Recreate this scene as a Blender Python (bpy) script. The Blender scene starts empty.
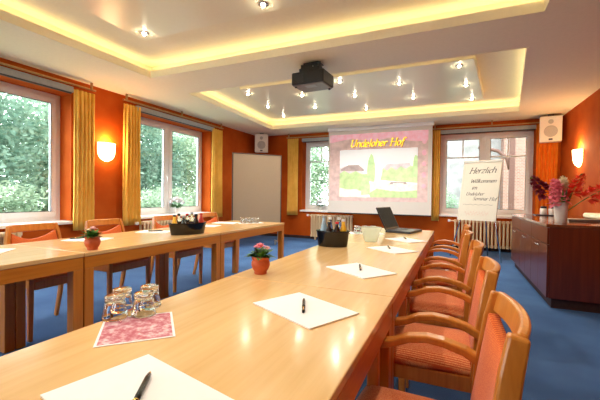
import bpy, bmesh, math, random
from math import pi, sin, cos, radians as R
from mathutils import Vector, Matrix, Euler
random.seed(7)
SC = bpy.context.scene
COL = SC.collection

# ------------------------------------------------------------------ materials
MATS = {}
def lin(c):
    return tuple(((v/255)/12.92 if v/255 <= .04045 else ((v/255+.055)/1.055)**2.4) for v in c) + (1.0,)
def new_mat(name):
    m = bpy.data.materials.new(name); m.use_nodes = True
    nt = m.node_tree
    b = nt.nodes['Principled BSDF']
    return m, nt, b
def coords(nt, scale=(1, 1, 1), rot=(0, 0, 0)):
    tc = nt.nodes.new('ShaderNodeTexCoord'); mp = nt.nodes.new('ShaderNodeMapping')
    mp.inputs['Scale'].default_value = scale; mp.inputs['Rotation'].default_value = rot
    nt.links.new(tc.outputs['Object'], mp.inputs['Vector'])
    return mp.outputs['Vector']
def ramp(nt, fac, stops):
    r = nt.nodes.new('ShaderNodeValToRGB'); e = r.color_ramp.elements
    while len(e) < len(stops): e.new(.5)
    for i, (p, c) in enumerate(stops): e[i].position = p; e[i].color = lin(c)
    nt.links.new(fac, r.inputs['Fac']); return r.outputs['Color']
def noise(nt, vec, scale, detail=4, rough=.5):
    n = nt.nodes.new('ShaderNodeTexNoise'); n.inputs['Scale'].default_value = scale
    n.inputs['Detail'].default_value = detail; n.inputs['Roughness'].default_value = rough
    nt.links.new(vec, n.inputs['Vector']); return n.outputs['Fac']
def bump(nt, b, h, strength, dist=.002):
    bn = nt.nodes.new('ShaderNodeBump'); bn.inputs['Strength'].default_value = strength; bn.inputs['Distance'].default_value = dist
    nt.links.new(h, bn.inputs['Height']); nt.links.new(bn.outputs['Normal'], b.inputs['Normal'])
def plain(name, c, rough=.5, metal=0, spread=6, scale=30, spec=.5, coat=0, bmp=0):
    m, nt, b = new_mat(name)
    f = noise(nt, coords(nt), scale)
    lo = tuple(max(0, v-spread) for v in c); hi = tuple(min(255, v+spread) for v in c)
    nt.links.new(ramp(nt, f, [(.3, lo), (.7, hi)]), b.inputs['Base Color'])
    b.inputs['Roughness'].default_value = rough; b.inputs['Metallic'].default_value = metal
    b.inputs['Specular IOR Level'].default_value = spec; b.inputs['Coat Weight'].default_value = coat
    b.inputs['Coat Roughness'].default_value = .12
    if bmp: bump(nt, b, f, bmp)
    MATS[name] = m; return m
def wood(name, a, c, rough=.35, axis='x', coat=0, fine=1.0, spec=.5):
    m, nt, b = new_mat(name)
    sc = {'x': (1.2, 22, 22), 'y': (22, 1.2, 22), 'z': (22, 22, 1.2)}[axis]
    v = coords(nt, tuple(s*fine for s in sc))
    f = noise(nt, v, 2.2, 6, .6)
    nt.links.new(ramp(nt, f, [(.3, a), (.7, c)]), b.inputs['Base Color'])
    b.inputs['Roughness'].default_value = rough; b.inputs['Coat Weight'].default_value = coat; b.inputs['Coat Roughness'].default_value = .1
    b.inputs['Specular IOR Level'].default_value = spec
    MATS[name] = m; return m
def glow(name, c, strength):
    m, nt, b = new_mat(name)
    b.inputs['Base Color'].default_value = lin(c); b.inputs['Emission Color'].default_value = lin(c); b.inputs['Emission Strength'].default_value = strength
    MATS[name] = m; return m
def thin_glass(name, tint=(250, 252, 251), ior=1.45):
    m, nt, b = new_mat(name); nt.nodes.remove(b)
    out = nt.nodes['Material Output']
    t = nt.nodes.new('ShaderNodeBsdfTransparent'); t.inputs['Color'].default_value = lin(tint)
    g = nt.nodes.new('ShaderNodeBsdfGlossy'); g.inputs['Roughness'].default_value = .01
    fr = nt.nodes.new('ShaderNodeFresnel'); fr.inputs['IOR'].default_value = ior
    mx = nt.nodes.new('ShaderNodeMixShader')
    nt.links.new(fr.outputs['Fac'], mx.inputs['Fac']); nt.links.new(t.outputs[0], mx.inputs[1]); nt.links.new(g.outputs[0], mx.inputs[2])
    nt.links.new(mx.outputs[0], out.inputs['Surface']); MATS[name] = m; return m
def solid_glass(name, c=(255, 255, 255), rough=0.0, ior=1.45):
    m, nt, b = new_mat(name)
    b.inputs['Base Color'].default_value = lin(c); b.inputs['Transmission Weight'].default_value = 1
    b.inputs['Roughness'].default_value = rough; b.inputs['IOR'].default_value = ior
    MATS[name] = m; return m
def leafy(name, a, c):
    m, nt, b = new_mat(name); nt.nodes.remove(b)
    out = nt.nodes['Material Output']
    f = noise(nt, coords(nt), 1.6, 5)
    col = ramp(nt, f, [(.35, a), (.65, c)])
    d = nt.nodes.new('ShaderNodeBsdfDiffuse'); t = nt.nodes.new('ShaderNodeBsdfTranslucent'); mx = nt.nodes.new('ShaderNodeMixShader')
    mx.inputs['Fac'].default_value = .4
    nt.links.new(col, d.inputs['Color']); nt.links.new(col, t.inputs['Color'])
    nt.links.new(d.outputs[0], mx.inputs[1]); nt.links.new(t.outputs[0], mx.inputs[2]); nt.links.new(mx.outputs[0], out.inputs['Surface'])
    MATS[name] = m; return m
def woven(name, base, thread, scale=95, rough=.9):
    m, nt, b = new_mat(name)
    w = nt.nodes.new('ShaderNodeTexWave'); w.wave_type = 'BANDS'; w.bands_direction = 'Y'
    w.inputs['Scale'].default_value = scale/3; w.inputs['Distortion'].default_value = .6; w.inputs['Detail'].default_value = 1
    nt.links.new(coords(nt), w.inputs['Vector'])
    v = nt.nodes.new('ShaderNodeTexVoronoi'); v.inputs['Scale'].default_value = scale*2; nt.links.new(coords(nt), v.inputs['Vector'])
    mul = nt.nodes.new('ShaderNodeMath'); mul.operation = 'MULTIPLY'
    nt.links.new(w.outputs['Fac'], mul.inputs[0]); nt.links.new(v.outputs['Distance'], mul.inputs[1])
    nt.links.new(ramp(nt, mul.outputs[0], [(.12, base), (.5, thread)]), b.inputs['Base Color'])
    b.inputs['Roughness'].default_value = rough; b.inputs['Sheen Weight'].default_value = .15
    MATS[name] = m; return m

plain('wall_paint', (184, 80, 12), .85, spread=9, scale=3, spec=.2)
plain('ceiling_paint', (251, 244, 216), .9, spread=2, spec=.2)
plain('panel_satin', (250, 245, 216), .3, spread=1, spec=.5)
plain('white_frame', (240, 240, 238), .35, spread=2)
plain('sill_white', (244, 242, 238), .3, spread=2)
m, nt, b = new_mat('carpet')
f1 = noise(nt, coords(nt), 260, 2); f2 = noise(nt, coords(nt), 2.0, 3)
mxn = nt.nodes.new('ShaderNodeMath'); mxn.operation = 'MULTIPLY_ADD'; mxn.inputs[1].default_value = .6
nt.links.new(f1, mxn.inputs[0]); 
m2 = nt.nodes.new('ShaderNodeMath'); m2.operation = 'MULTIPLY'; m2.inputs[1].default_value = .4; nt.links.new(f2, m2.inputs[0]); nt.links.new(m2.outputs[0], mxn.inputs[2])
nt.links.new(ramp(nt, mxn.outputs[0], [(.35, (52, 82, 126)), (.65, (82, 118, 166))]), b.inputs['Base Color'])
b.inputs['Roughness'].default_value = .95; b.inputs['Specular IOR Level'].default_value = .15; bump(nt, b, f1, .5); MATS['carpet'] = m
plain('base_dark', (52, 30, 24), .6)
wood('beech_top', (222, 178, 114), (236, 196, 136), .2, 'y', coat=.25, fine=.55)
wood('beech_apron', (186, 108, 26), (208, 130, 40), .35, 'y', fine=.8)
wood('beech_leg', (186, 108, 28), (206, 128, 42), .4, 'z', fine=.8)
wood('chair_wood', (192, 112, 36), (216, 140, 58), .3, 'z', coat=.2)
woven('chair_fabric', (208, 88, 36), (238, 166, 104), 130)
woven('back_fabric', (206, 80, 22), (234, 130, 54), 150)
wood('mahogany', (84, 32, 14), (110, 46, 20), .3, 'z', coat=.25, fine=.6)
wood('mahogany_top', (96, 50, 30), (120, 66, 40), .14, 'y', coat=.6)
plain('curtain', (248, 200, 96), .9, spread=9, scale=6, spec=.1)
plain('curtain_orange', (232, 128, 36), .9, spread=9, scale=6, spec=.1)
plain('rail_metal', (190, 150, 96), .35, .5)
plain('cassette_grey', (164, 168, 170), .45)
plain('radiator_cream', (226, 200, 158), .4, spread=3)
plain('board_felt', (154, 134, 110), .95, spread=4, scale=120)
plain('board_frame', (70, 52, 44), .4, .2)
plain('black', (11, 11, 12), .4)
plain('black_gloss', (14, 13, 14), .12)
plain('dark_grey', (62, 60, 62), .45)
plain('mid_grey', (128, 122, 118), .35)
plain('chrome', (205, 205, 205), .18, 1)
plain('speaker_white', (232, 224, 210), .5, spread=2)
plain('speaker_cloth', (186, 180, 170), .9, spread=14, scale=300)
plain('screen_cloth', (226, 220, 212), .9, spread=1)
plain('paper', (250, 246, 242), .8, spread=1)
plain('flip_paper', (214, 208, 192), .85, spread=2)
plain('ink', (38, 36, 44), .7)
plain('ink_red', (200, 96, 84), .7)
plain('gold', (212, 170, 92), .25, 1)
plain('terracotta', (190, 84, 36), .65, spread=10)
plain('soil', (44, 30, 22), .95)
plain('leaf', (72, 128, 40), .5, spread=24, scale=40)
plain('leaf_dark', (46, 92, 36), .5, spread=20, scale=40)
plain('petal_pink', (246, 138, 148), .6, spread=16, scale=60)
plain('petal_pale', (246, 196, 190), .6, spread=12, scale=60)
plain('petal_red', (242, 74, 46), .6, spread=14, scale=60)
plain('petal_wine', (124, 16, 40), .6, spread=10, scale=60)
plain('petal_white', (244, 236, 200), .6, spread=8, scale=60)
plain('petal_grey', (232, 230, 232), .7, spread=10, scale=60)
plain('porcelain', (226, 218, 204), .25, spread=4)
plain('stem_green', (92, 120, 50), .6)
thin_glass('window_glass')
solid_glass('tumbler_glass')
solid_glass('bottle_clear', (214, 232, 236))
solid_glass('bottle_green', (120, 160, 90))
plain('juice_orange', (232, 176, 40), .3)
plain('juice_red', (206, 62, 40), .3)
plain('cola', (40, 20, 14), .2)
plain('water_blue', (150, 176, 190), .2)
plain('label_white', (235, 232, 228), .6)
plain('label_red', (196, 40, 44), .6)
plain('label_violet', (112, 54, 110), .6)
m, nt, b = new_mat('mat_pink')
f = noise(nt, coords(nt, (1, 1, 1)), 38, 6, .7)
nt.links.new(ramp(nt, f, [(.40, (190, 84, 100)), (.50, (206, 130, 138)), (.62, (238, 206, 206))]), b.inputs['Base Color']); b.inputs['Roughness'].default_value = .6; MATS['mat_pink'] = m
glow('sconce_glow', (255, 226, 160), 5.0)
glow('bulb_glow', (255, 238, 204), 170.0)
glow('cove_glow', (255, 214, 130), 4.0)
plain('laptop_shell', (24, 24, 26), .35)
plain('laptop_screen', (40, 50, 50), .6, spec=.2)
m, nt, b = new_mat('tub_plastic'); nt.nodes.remove(b)
t_ = nt.nodes.new('ShaderNodeBsdfTransparent'); d_ = nt.nodes.new('ShaderNodeBsdfTranslucent'); d2 = nt.nodes.new('ShaderNodeBsdfPrincipled'); d2.inputs['Roughness'].default_value = .2
d_.inputs['Color'].default_value = lin((226, 240, 226)); d2.inputs['Base Color'].default_value = lin((226, 240, 226))
m1 = nt.nodes.new('ShaderNodeMixShader'); m1.inputs['Fac'].default_value = .5; nt.links.new(d_.outputs[0], m1.inputs[1]); nt.links.new(d2.outputs[0], m1.inputs[2])
mx = nt.nodes.new('ShaderNodeMixShader'); mx.inputs['Fac'].default_value = .42; nt.links.new(t_.outputs[0], mx.inputs[1]); nt.links.new(m1.outputs[0], mx.inputs[2])
nt.links.new(mx.outputs[0], nt.nodes['Material Output'].inputs['Surface']); MATS['tub_plastic'] = m
plain('stone_pale', (206, 200, 188), .9, spread=14, scale=2)
plain('render_white', (128, 126, 122), .9, spread=16, scale=3)
m, nt, b = new_mat('brick')
bt = nt.nodes.new('ShaderNodeTexBrick'); bt.inputs['Scale'].default_value = 4.2
bt.inputs['Color1'].default_value = lin((130, 92, 74)); bt.inputs['Color2'].default_value = lin((112, 76, 60)); bt.inputs['Mortar'].default_value = lin((140, 132, 122))
nt.links.new(coords(nt, rot=(pi/2, 0, 0)), bt.inputs['Vector']); nt.links.new(bt.outputs['Color'], b.inputs['Base Color']); b.inputs['Roughness'].default_value = .9; MATS['brick'] = m
plain('timber_brown', (86, 56, 42), .7)
plain('roof_tile', (150, 92, 76), .8, spread=14)
plain('bark', (86, 70, 56), .9, spread=14)
plain('gravel', (112, 124, 98), .95, spread=18, scale=6)
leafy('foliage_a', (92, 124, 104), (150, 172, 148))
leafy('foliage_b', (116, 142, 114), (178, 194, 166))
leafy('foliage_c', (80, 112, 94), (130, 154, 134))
# the projected slide: thrown light on the cloth, so a faint glow of its own
def slide(name, c, e=.35):
    m, nt, b = new_mat(name)
    f = noise(nt, coords(nt), 9, 5)
    lo = tuple(max(0, v-12) for v in c); hi = tuple(min(255, v+12) for v in c)
    col = ramp(nt, f, [(.35, lo), (.65, hi)])
    nt.links.new(col, b.inputs['Base Color']); nt.links.new(col, b.inputs['Emission Color']); b.inputs['Emission Strength'].default_value = e
    b.inputs['Roughness'].default_value = .9; MATS[name] = m
slide('slide_pink', (226, 200, 196), .08); slide('slide_rose', (240, 184, 198), .22); slide('slide_sky', (244, 250, 250), 0.25)
slide('slide_green', (198, 226, 164), 0.19); slide('slide_tree', (192, 222, 164), .35); slide('slide_hedge', (210, 232, 178), 0.22)
slide('slide_house', (214, 206, 206), .35); slide('slide_roof', (176, 160, 156), .3); slide('slide_path', (240, 240, 226), 0.25); slide('slide_yellow', (250, 220, 70), .55); slide('slide_title_shade', (186, 112, 92), .05)

# ------------------------------------------------------------------ mesh builder
class MB:
    def __init__(s): s.bm = bmesh.new()
    def box(s, x0, y0, z0, x1, y1, z1, mi=0):
        v = [s.bm.verts.new((x, y, z)) for z in (z0, z1) for y in (y0, y1) for x in (x0, x1)]
        for f in ((0, 2, 3, 1), (4, 5, 7, 6), (0, 1, 5, 4), (2, 6, 7, 3), (0, 4, 6, 2), (1, 3, 7, 5)):
            s.bm.faces.new([v[i] for i in f]).material_index = mi
        return s
    def obox(s, M, sx, sy, sz, mi=0):            # box centred at origin then transformed by M
        n = len(s.bm.verts); s.bm.verts.ensure_lookup_table()
        s.box(-sx/2, -sy/2, -sz/2, sx/2, sy/2, sz/2, mi); s.bm.verts.ensure_lookup_table()
        for v in s.bm.verts[n:]: v.co = M @ v.co
        return s
    def prism(s, pts, z0, z1, mi=0):
        a = [s.bm.verts.new((p[0], p[1], z0)) for p in pts]; b = [s.bm.verts.new((p[0], p[1], z1)) for p in pts]
        n = len(pts)
        s.bm.faces.new(a[::-1]).material_index = mi; s.bm.faces.new(b).material_index = mi
        for i in range(n): s.bm.faces.new((a[i], a[(i+1) % n], b[(i+1) % n], b[i])).material_index = mi
        return s
    def lathe(s, prof, n=24, mi=0, c=(0, 0, 0), closed=False, sx=1, sy=1):
        rings = []
        for r, z in prof:
            if r < 1e-5: rings.append([s.bm.verts.new((c[0], c[1], c[2]+z))])
            else: rings.append([s.bm.verts.new((c[0]+sx*r*cos(2*pi*i/n), c[1]+sy*r*sin(2*pi*i/n), c[2]+z)) for i in range(n)])
        if closed: rings.append(rings[0])
        for A, B in zip(rings, rings[1:]):
            for i in range(n):
                j = (i+1) % n
                if len(A) == 1 and len(B) == 1: continue
                if len(A) == 1: f = (A[0], B[j], B[i])
                elif len(B) == 1: f = (A[i], A[j], B[0])
                else: f = (A[i], A[j], B[j], B[i])
                s.bm.faces.new(f).material_index = mi
        return s
    def tube(s, pts, r, n=10, mi=0, caps=True):
        pts = [Vector(p) for p in pts]; rs = r if isinstance(r, (list, tuple)) else [r]*len(pts)
        rings = []; up = Vector((0, 0, 1)); u = None
        for i, p in enumerate(pts):
            t = (pts[min(i+1, len(pts)-1)] - pts[max(i-1, 0)]).normalized()
            if u is None:
                u = t.cross(up if abs(t.z) < .95 else Vector((1, 0, 0))).normalized()
            u = (u - t*u.dot(t)).normalized(); w = t.cross(u)
            rings.append([s.bm.verts.new(p + u*rs[i]*cos(2*pi*k/n) + w*rs[i]*sin(2*pi*k/n)) for k in range(n)])
        for A, B in zip(rings, rings[1:]):
            for k in range(n): s.bm.faces.new((A[k], A[(k+1) % n], B[(k+1) % n], B[k])).material_index = mi
        if caps:
            s.bm.faces.new(rings[0][::-1]).material_index = mi; s.bm.faces.new(rings[-1]).material_index = mi
        return s
    def strip(s, pts, wv, th, mi=0):              # flat bar: polyline pts, half-width vectors wv (list or one), thickness along in-plane normal th
        pts = [Vector(p) for p in pts]; rings = []
        for i, p in enumerate(pts):
            t = (pts[min(i+1, len(pts)-1)] - pts[max(i-1, 0)]).normalized()
            w = Vector(wv[i] if isinstance(wv, list) else wv); nrm = t.cross(w).normalized()*((th[i] if isinstance(th, list) else th)/2)
            rings.append([s.bm.verts.new(q) for q in (p+w+nrm, p+w-nrm, p-w-nrm, p-w+nrm)])
        for A, B in zip(rings, rings[1:]):
            for k in range(4): s.bm.faces.new((A[k], A[(k+1) % 4], B[(k+1) % 4], B[k])).material_index = mi
        s.bm.faces.new(rings[0][::-1]).material_index = mi; s.bm.faces.new(rings[-1]).material_index = mi
        return s
    def build(s, name, mat, parent=None, smooth=False, bevel=0, loc=None, rot=None, seg=2):
        me = bpy.data.meshes.new(name)
        bmesh.ops.recalc_face_normals(s.bm, faces=s.bm.faces)
        if smooth:
            for f in s.bm.faces: f.smooth = True
        s.bm.to_mesh(me); s.bm.free()
        for x in (mat if isinstance(mat, (list, tuple)) else [mat]): me.materials.append(MATS[x])
        o = bpy.data.objects.new(name, me); COL.objects.link(o)
        if parent: o.parent = parent
        if loc: o.location = loc
        if rot: o.rotation_euler = rot
        if bevel:
            b = o.modifiers.new('bevel', 'BEVEL'); b.width = bevel; b.segments = seg; b.limit_method = 'ANGLE'; b.angle_limit = R(40); b.harden_normals = False
        if smooth == 'auto':
            pass
        return o
def thing(name, label, cat, loc=(0, 0, 0), rz=0, group=None):
    o = bpy.data.objects.new(name, None); o.empty_display_size = .1; COL.objects.link(o)
    o.location = loc; o.rotation_euler = (0, 0, rz)
    return tag(o, label, cat, group)
def tag(o, label, cat, group=None):
    o['label'] = label; o['category'] = cat
    if group: o['group'] = group
    return o
def struct(o): o['kind'] = 'structure'; return o
def dup(root, loc, rz, label, group=None, scale=None):
    r = root.copy(); COL.objects.link(r); r.location = loc; r.rotation_euler = (root.rotation_euler.x, root.rotation_euler.y, rz); r['label'] = label
    if scale: r.scale = scale
    if group: r['group'] = group
    def rec(a, b):
        for ch in list(a.children):
            if ch.name in done: continue
            c = ch.copy(); COL.objects.link(c); c.parent = b; done.add(c.name); rec(ch, c)
    done = set(); rec(root, r); return r
def sph(mb, c, r, n=8, m=5, sx=1, sy=1, sz=1, mi=0):
    prof = [(r*sin(pi*i/m), -r*sz*cos(pi*i/m)) for i in range(m+1)]
    prof[0] = (0, prof[0][1]); prof[-1] = (0, prof[-1][1])
    mb.lathe(prof, n, mi, c, sx=sx, sy=sy); return mb

# ------------------------------------------------------------------ room shell
LX, RX, BY, FY, CZ, UZ = -4.87, 1.84, 8.15, -2.6, 2.66, 2.88
TH = .32
def wall_boxes(mb, a0, a1, ops, put):
    ops = sorted(ops); cur = a0
    for (o0, o1, z0, z1) in ops:
        put(mb, cur, o0, 0, 3.0); put(mb, o0, o1, 0, z0); put(mb, o0, o1, z1, 3.0); cur = o1
    put(mb, cur, a1, 0, 3.0)
OPL = [(-1.95, .05, .70, 2.45), (1.14, 3.12, .70, 2.45), (4.13, 6.13, .70, 2.45)]  # first opening is out of view, added to let in more daylight
OPB = [(-3.58, -1.84, .72, 2.47), (-.31, 1.44, .72, 2.47)]
OPF = [(-4.3, -2.1, .72, 2.47)]  # unseen opening, added as a daylight fill from behind the camera
mb = MB(); wall_boxes(mb, FY-TH, BY+TH, OPL, lambda m, a, b, z0, z1: m.box(LX-TH, a, z0, LX, b, z1)); struct(mb.build('wall_left', 'wall_paint'))
mb = MB(); wall_boxes(mb, LX, RX, OPB, lambda m, a, b, z0, z1: m.box(a, BY, z0, b, BY+TH, z1)); struct(mb.build('wall_back', 'wall_paint'))
mb = MB(); mb.box(RX, FY-TH, 0, RX+.2, BY+TH, 3.0); struct(mb.build('wall_right', 'wall_paint'))
mb = MB(); wall_boxes(mb, LX, RX, OPF, lambda m, a, b, z0, z1: m.box(a, FY-TH, z0, b, FY, z1)); struct(mb.build('wall_front', 'wall_paint'))
mb = MB(); mb.box(LX-TH, FY-TH, -.2, RX+.2, BY+TH, 0); struct(mb.build('floor', 'carpet'))
# ceiling: dropped slab with two cut-outs, the upper ceiling above them
T1 = [(-3.79, -1.2), (.66, -1.2), (.66, 3.49), (-3.79, 3.49)]
T2 = [(-3.82, 4.26), (.66, 4.26), (1.03, 7.32), (-4.03, 7.32)]
mb = MB()
Z0, Z1 = CZ, CZ+.03
mb.box(LX, FY, Z0, RX, -1.2, Z1); mb.box(LX, -1.2, Z0, -3.79, 3.49, Z1); mb.box(.66, -1.2, Z0, RX, 3.49, Z1)
mb.box(LX, 3.49, Z0, RX, 4.26, Z1)
mb.prism([(LX, 4.26), (-3.82, 4.26), (-4.03, 7.32), (LX, 7.32)], Z0, Z1); mb.prism([(.66, 4.26), (RX, 4.26), (RX, 7.32), (1.03, 7.32)], Z0, Z1)
mb.box(LX, 7.32, Z0, RX, BY, Z1)
mb.box(LX, FY, UZ, RX, BY, UZ+.1)
struct(mb.build('ceiling', 'ceiling_paint'))
def off(poly, d):                                  # outward offset of a ccw polygon
    n = len(poly); out = []
    for i in range(n):
        p0, p1, p2 = Vector(poly[i-1]), Vector(poly[i]), Vector(poly[(i+1) % n])
        e1 = (p1-p0).normalized(); e2 = (p2-p1).normalized(); n1 = Vector((e1.y, -e1.x)); n2 = Vector((e2.y, -e2.x))
        bis = (n1+n2); bis = bis/(bis.length_squared/2); out.append(tuple(p1+bis*d))
    return out
def ring(mb, inner, outer, z0, z1):
    n = len(inner)
    for i in range(n): mb.prism([inner[i], outer[i], outer[(i+1) % n], inner[(i+1) % n]], z0, z1)
for k, T in enumerate((T1, T2)):
    mb = MB(); ring(mb, off(T, -.008), off(T, .012), CZ-.006, CZ+.085); ring(mb, off(T, .17), off(T, .19), Z1, UZ)
    struct(mb.build('trim_%d' % (k+1), 'ceiling_paint'))
P1 = [(-3.13, -.7), (0, -.7), (0, 2.80), (-3.13, 2.80)]
P2 = [(-3.16, 4.68), (.18, 4.68), (.42, 6.68), (-3.47, 6.68)]
for k, Pn in enumerate((P1, P2)):
    mb = MB(); mb.prism(Pn, 2.765, UZ); struct(mb.build('trim_%d' % (k+3), 'panel_satin', bevel=.004))
# baseboards
mb = MB(); mb.box(LX, FY, 0, LX+.015, BY, .07); struct(mb.build('baseboard_left', 'base_dark'))
mb = MB(); mb.box(LX+.015, BY-.015, 0, RX, BY, .07); struct(mb.build('baseboard_back', 'base_dark'))
mb = MB(); mb.box(RX-.015, FY, 0, RX, BY-.015, .07); struct(mb.build('baseboard_right', 'base_dark'))

# ------------------------------------------------------------------ windows (built in a local frame: u along the wall, v outward)
def window(name, u0, u1, z0, z1, M, muntin, handle_side):
    root = bpy.data.objects.new(name, None); COL.objects.link(root); struct(root); root.matrix_world = M
    V0, V1 = .24, .31
    fr = .06
    mb = MB()
    mb.box(u0, V0, z0, u1, V1, z0+fr); mb.box(u0, V0, z1-fr, u1, V1, z1)
    mb.box(u0, V0, z0+fr, u0+fr, V1, z1-fr); mb.box(u1-fr, V0, z0+fr, u1, V1, z1-fr)
    c = (u0+u1)/2; mb.box(c-.035, V0, z0+fr, c+.035, V1, z1-fr)
    struct(mb.build('window_frame', 'white_frame', root, bevel=.004))
    for a, b, hs in ((u0+fr, c-.035, 1), (c+.035, u1-fr, -1)):
        s = .075; mb = MB(); y0, y1 = V0-.02, V0+.04; za, zb = z0+fr-.005, z1-fr+.005
        a -= .005; b += .005
        mb.box(a, y0, za, b, y1, za+s); mb.box(a, y0, zb-s, b, y1, zb); mb.box(a, y0, za+s, a+s, y1, zb-s); mb.box(b-s, y0, za+s, b, y1, zb-s)
        struct(mb.build('window_sash', 'white_frame', root, bevel=.006))
        mb = MB(); g = .007
        mb.box(a+s, y0+.002, za+s, b-s, y0+.012, za+s+g); mb.box(a+s, y0+.002, zb-s-g, b-s, y0+.012, zb-s)
        mb.box(a+s, y0+.002, za+s+g, a+s+g, y0+.012, zb-s-g); mb.box(b-s-g, y0+.002, za+s+g, b-s, y0+.012, zb-s-g)
        struct(mb.build('window_gasket', 'dark_grey', root))
        mb = MB(); ym = V0+.01
        mb.bm.faces.new([mb.bm.verts.new(p) for p in ((a+s-.005, ym, za+s-.005), (b-s+.005, ym, za+s-.005), (b-s+.005, ym, zb-s+.005), (a+s-.005, ym, zb-s+.005))])
        struct(mb.build('window_pane', 'window_glass', root))
        if muntin:
            mb = MB(); zm = za+s+(zb-za-2*s)*.745; cc = (a+b)/2
            mb.box(a+s, y0+.004, zm-.014, b-s, y1-.012, zm+.014); mb.box(cc-.014, y0+.004, zm+.014, cc+.014, y1-.012, zb-s)
            struct(mb.build('window_muntin', 'white_frame', root, bevel=.003))
    mb = MB(); mb.box(c-.07, V0-.035, z0+.72, c-.035, V0-.015, z0+.80); mb.box(c-.06, V0-.06, z0+.72, c-.045, V0-.035, z0+.735); mb.box(c-.062, V0-.07, z0+.62, c-.043, V0-.055, z0+.735)
    struct(mb.build('window_handle', 'white_frame', root, bevel=.004))
    mb = MB(); mb.box(u0-.03, -.05, z0-.04, u1+.03, -.0005, z0); mb.box(u0+.001, -.0005, z0-.005, u1-.001, V0, z0+.004)
    struct(mb.build('window_sill', 'sill_white', root, bevel=.005))
    return root
ML = Matrix.Translation((LX, 0, 0)) @ Matrix.Rotation(pi/2, 4, 'Z')     # u -> +y, v -> -x
MBk = Matrix.Translation((0, BY, 0))                                    # u -> +x, v -> +y
window('window_1', *OPL[1], ML, False, 1); window('window_2', *OPL[2], ML, False, 1); window('window_5', *OPL[0], ML, False, 1)  # last one is an added window, unseen, there for its daylight
window('window_3', *OPB[0], MBk, True, 1); window('window_4', *OPB[1], MBk, True, 1)

MFr = Matrix.Translation((0, FY, 0)) @ Matrix.Rotation(pi, 4, 'Z')
for k, (a, b, z0, z1) in enumerate(OPF): window('window_%d' % (6+k), -b, -a, z0, z1, MFr, True, 1)  # added window in the unseen front wall, brightens the room from behind

# ------------------------------------------------------------------ curtains, rails, blind cassettes
def curtain(loc, rz, w, z0, z1, folds, label, mat='curtain', amp=.036, seed=0):
    rnd = random.Random(seed); nx, nz = folds*10, 14; mb = MB(); g = []
    ph = [rnd.uniform(-.5, .5) for _ in range(folds+2)]
    for j in range(nz+1):
        t = j/nz; row = []
        for i in range(nx+1):
            u = i/nx; k = min(int(u*folds), folds-1)
            a = 2*pi*folds*u + ph[k]*.5*sin(pi*t*1.4+k)
            am = amp*(.55+.45*(1-t)**.5)*(1+.3*ph[k])
            x = (u-.5)*w*(1-.05*sin(pi*t)) + .006*sin(a*2+t*3)
            row.append(mb.bm.verts.new((x, am*sin(a)+.004*sin(5*t+k), z0+(z1-z0)*t)))
        g.append(row)
    for j in range(nz):
        for i in range(nx): mb.bm.faces.new((g[j][i], g[j][i+1], g[j+1][i+1], g[j+1][i]))
    o = mb.build('curtain', mat, smooth=True, loc=loc, rot=(0, 0, rz)); s = o.modifiers.new('solid', 'SOLIDIFY'); s.thickness = .004
    return tag(o, label, 'curtain', 'curtains beside the windows')
cx = LX+.105
curtain((cx, 3.235, 0), pi/2, .29, .57, 2.505, 5, 'yellow curtain on the near window wall, left of the lit wall lamp', seed=1)
curtain((cx, 4.03, 0), pi/2, .31, .58, 2.505, 5, 'yellow curtain just right of the lit lamp on the window wall', seed=2)
curtain((cx, 6.22, 0), pi/2, .34, .59, 2.505, 5, 'yellow curtain at the far end of the window wall, before the grey pinboard', seed=3)
curtain((-3.80, BY-.1, 0), 0, .30, .59, 2.53, 5, 'narrow yellow curtain on the back wall, between pinboard and projection screen', seed=4)
curtain((-.385, BY-.1, 0), 0, .15, .58, 2.53, 3, 'slim yellow curtain showing at the right edge of the projection screen', seed=5, amp=.026)
curtain((1.60, BY-.1, 0), 0, .36, .59, 2.53, 5, 'orange curtain under the right loudspeaker, behind the gladioli', 'curtain_orange', seed=6)
def rail(loc, rz, L, label, h=2.55):
    o = MB().box(0, -.018, h, L, .018, h+.022).build('curtain_track', 'rail_metal', bevel=.003, loc=loc, rot=(0, 0, rz))
    t = thing('curtain_rail', label, 'curtain rail', loc, rz, 'curtain rails')
    o.parent = t; o.location = (0, 0, 0); o.rotation_euler = (0, 0, 0)
    n = max(2, int(L/.7))
    for i in range(n):
        u = .06+(L-.12)*i/(n-1)
        MB().box(u-.012, -.012, h+.022, u+.012, .012, CZ).build('rail_bracket', 'rail_metal', t)
rail((LX+.105, .8, 0), pi/2, 2.6, 'brass coloured curtain rail above the nearest window')
rail((LX+.105, 3.86, 0), pi/2, 2.56, 'brass coloured curtain rail above the double window with the white flowers')
rail((-3.98, BY-.1, 0), 0, 2.5, 'curtain rail above the back window half hidden by the screen')
rail((-.48, BY-.1, 0), 0, 2.28, 'curtain rail above the back window behind the flip chart')
def cassette(loc, rz, L, label):
    t = thing('blind_cassette', label, 'blind', loc, rz, 'roller blind cassettes over the windows')
    MB().box(0, -.05, 2.455, L, 0, 2.535).build('casing', 'cassette_grey', t, bevel=.008)
    MB().box(.02, -.04, 2.435, L-.02, -.015, 2.455).build('bottom_bar', 'dark_grey', t, bevel=.003)
cassette((LX+.051, 1.14, 0), pi/2, 1.95, 'grey roller blind cassette over the nearest window')
cassette((LX+.051, 4.13, 0), pi/2, 2.0, 'grey roller blind cassette over the window with the white flowers')
cassette((-3.58, BY-.001, 0), 0, 1.74, 'grey roller blind cassette over the window behind the screen')
cassette((-.31, BY-.001, 0), 0, 1.75, 'grey roller blind cassette over the window behind the flip chart')

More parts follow.
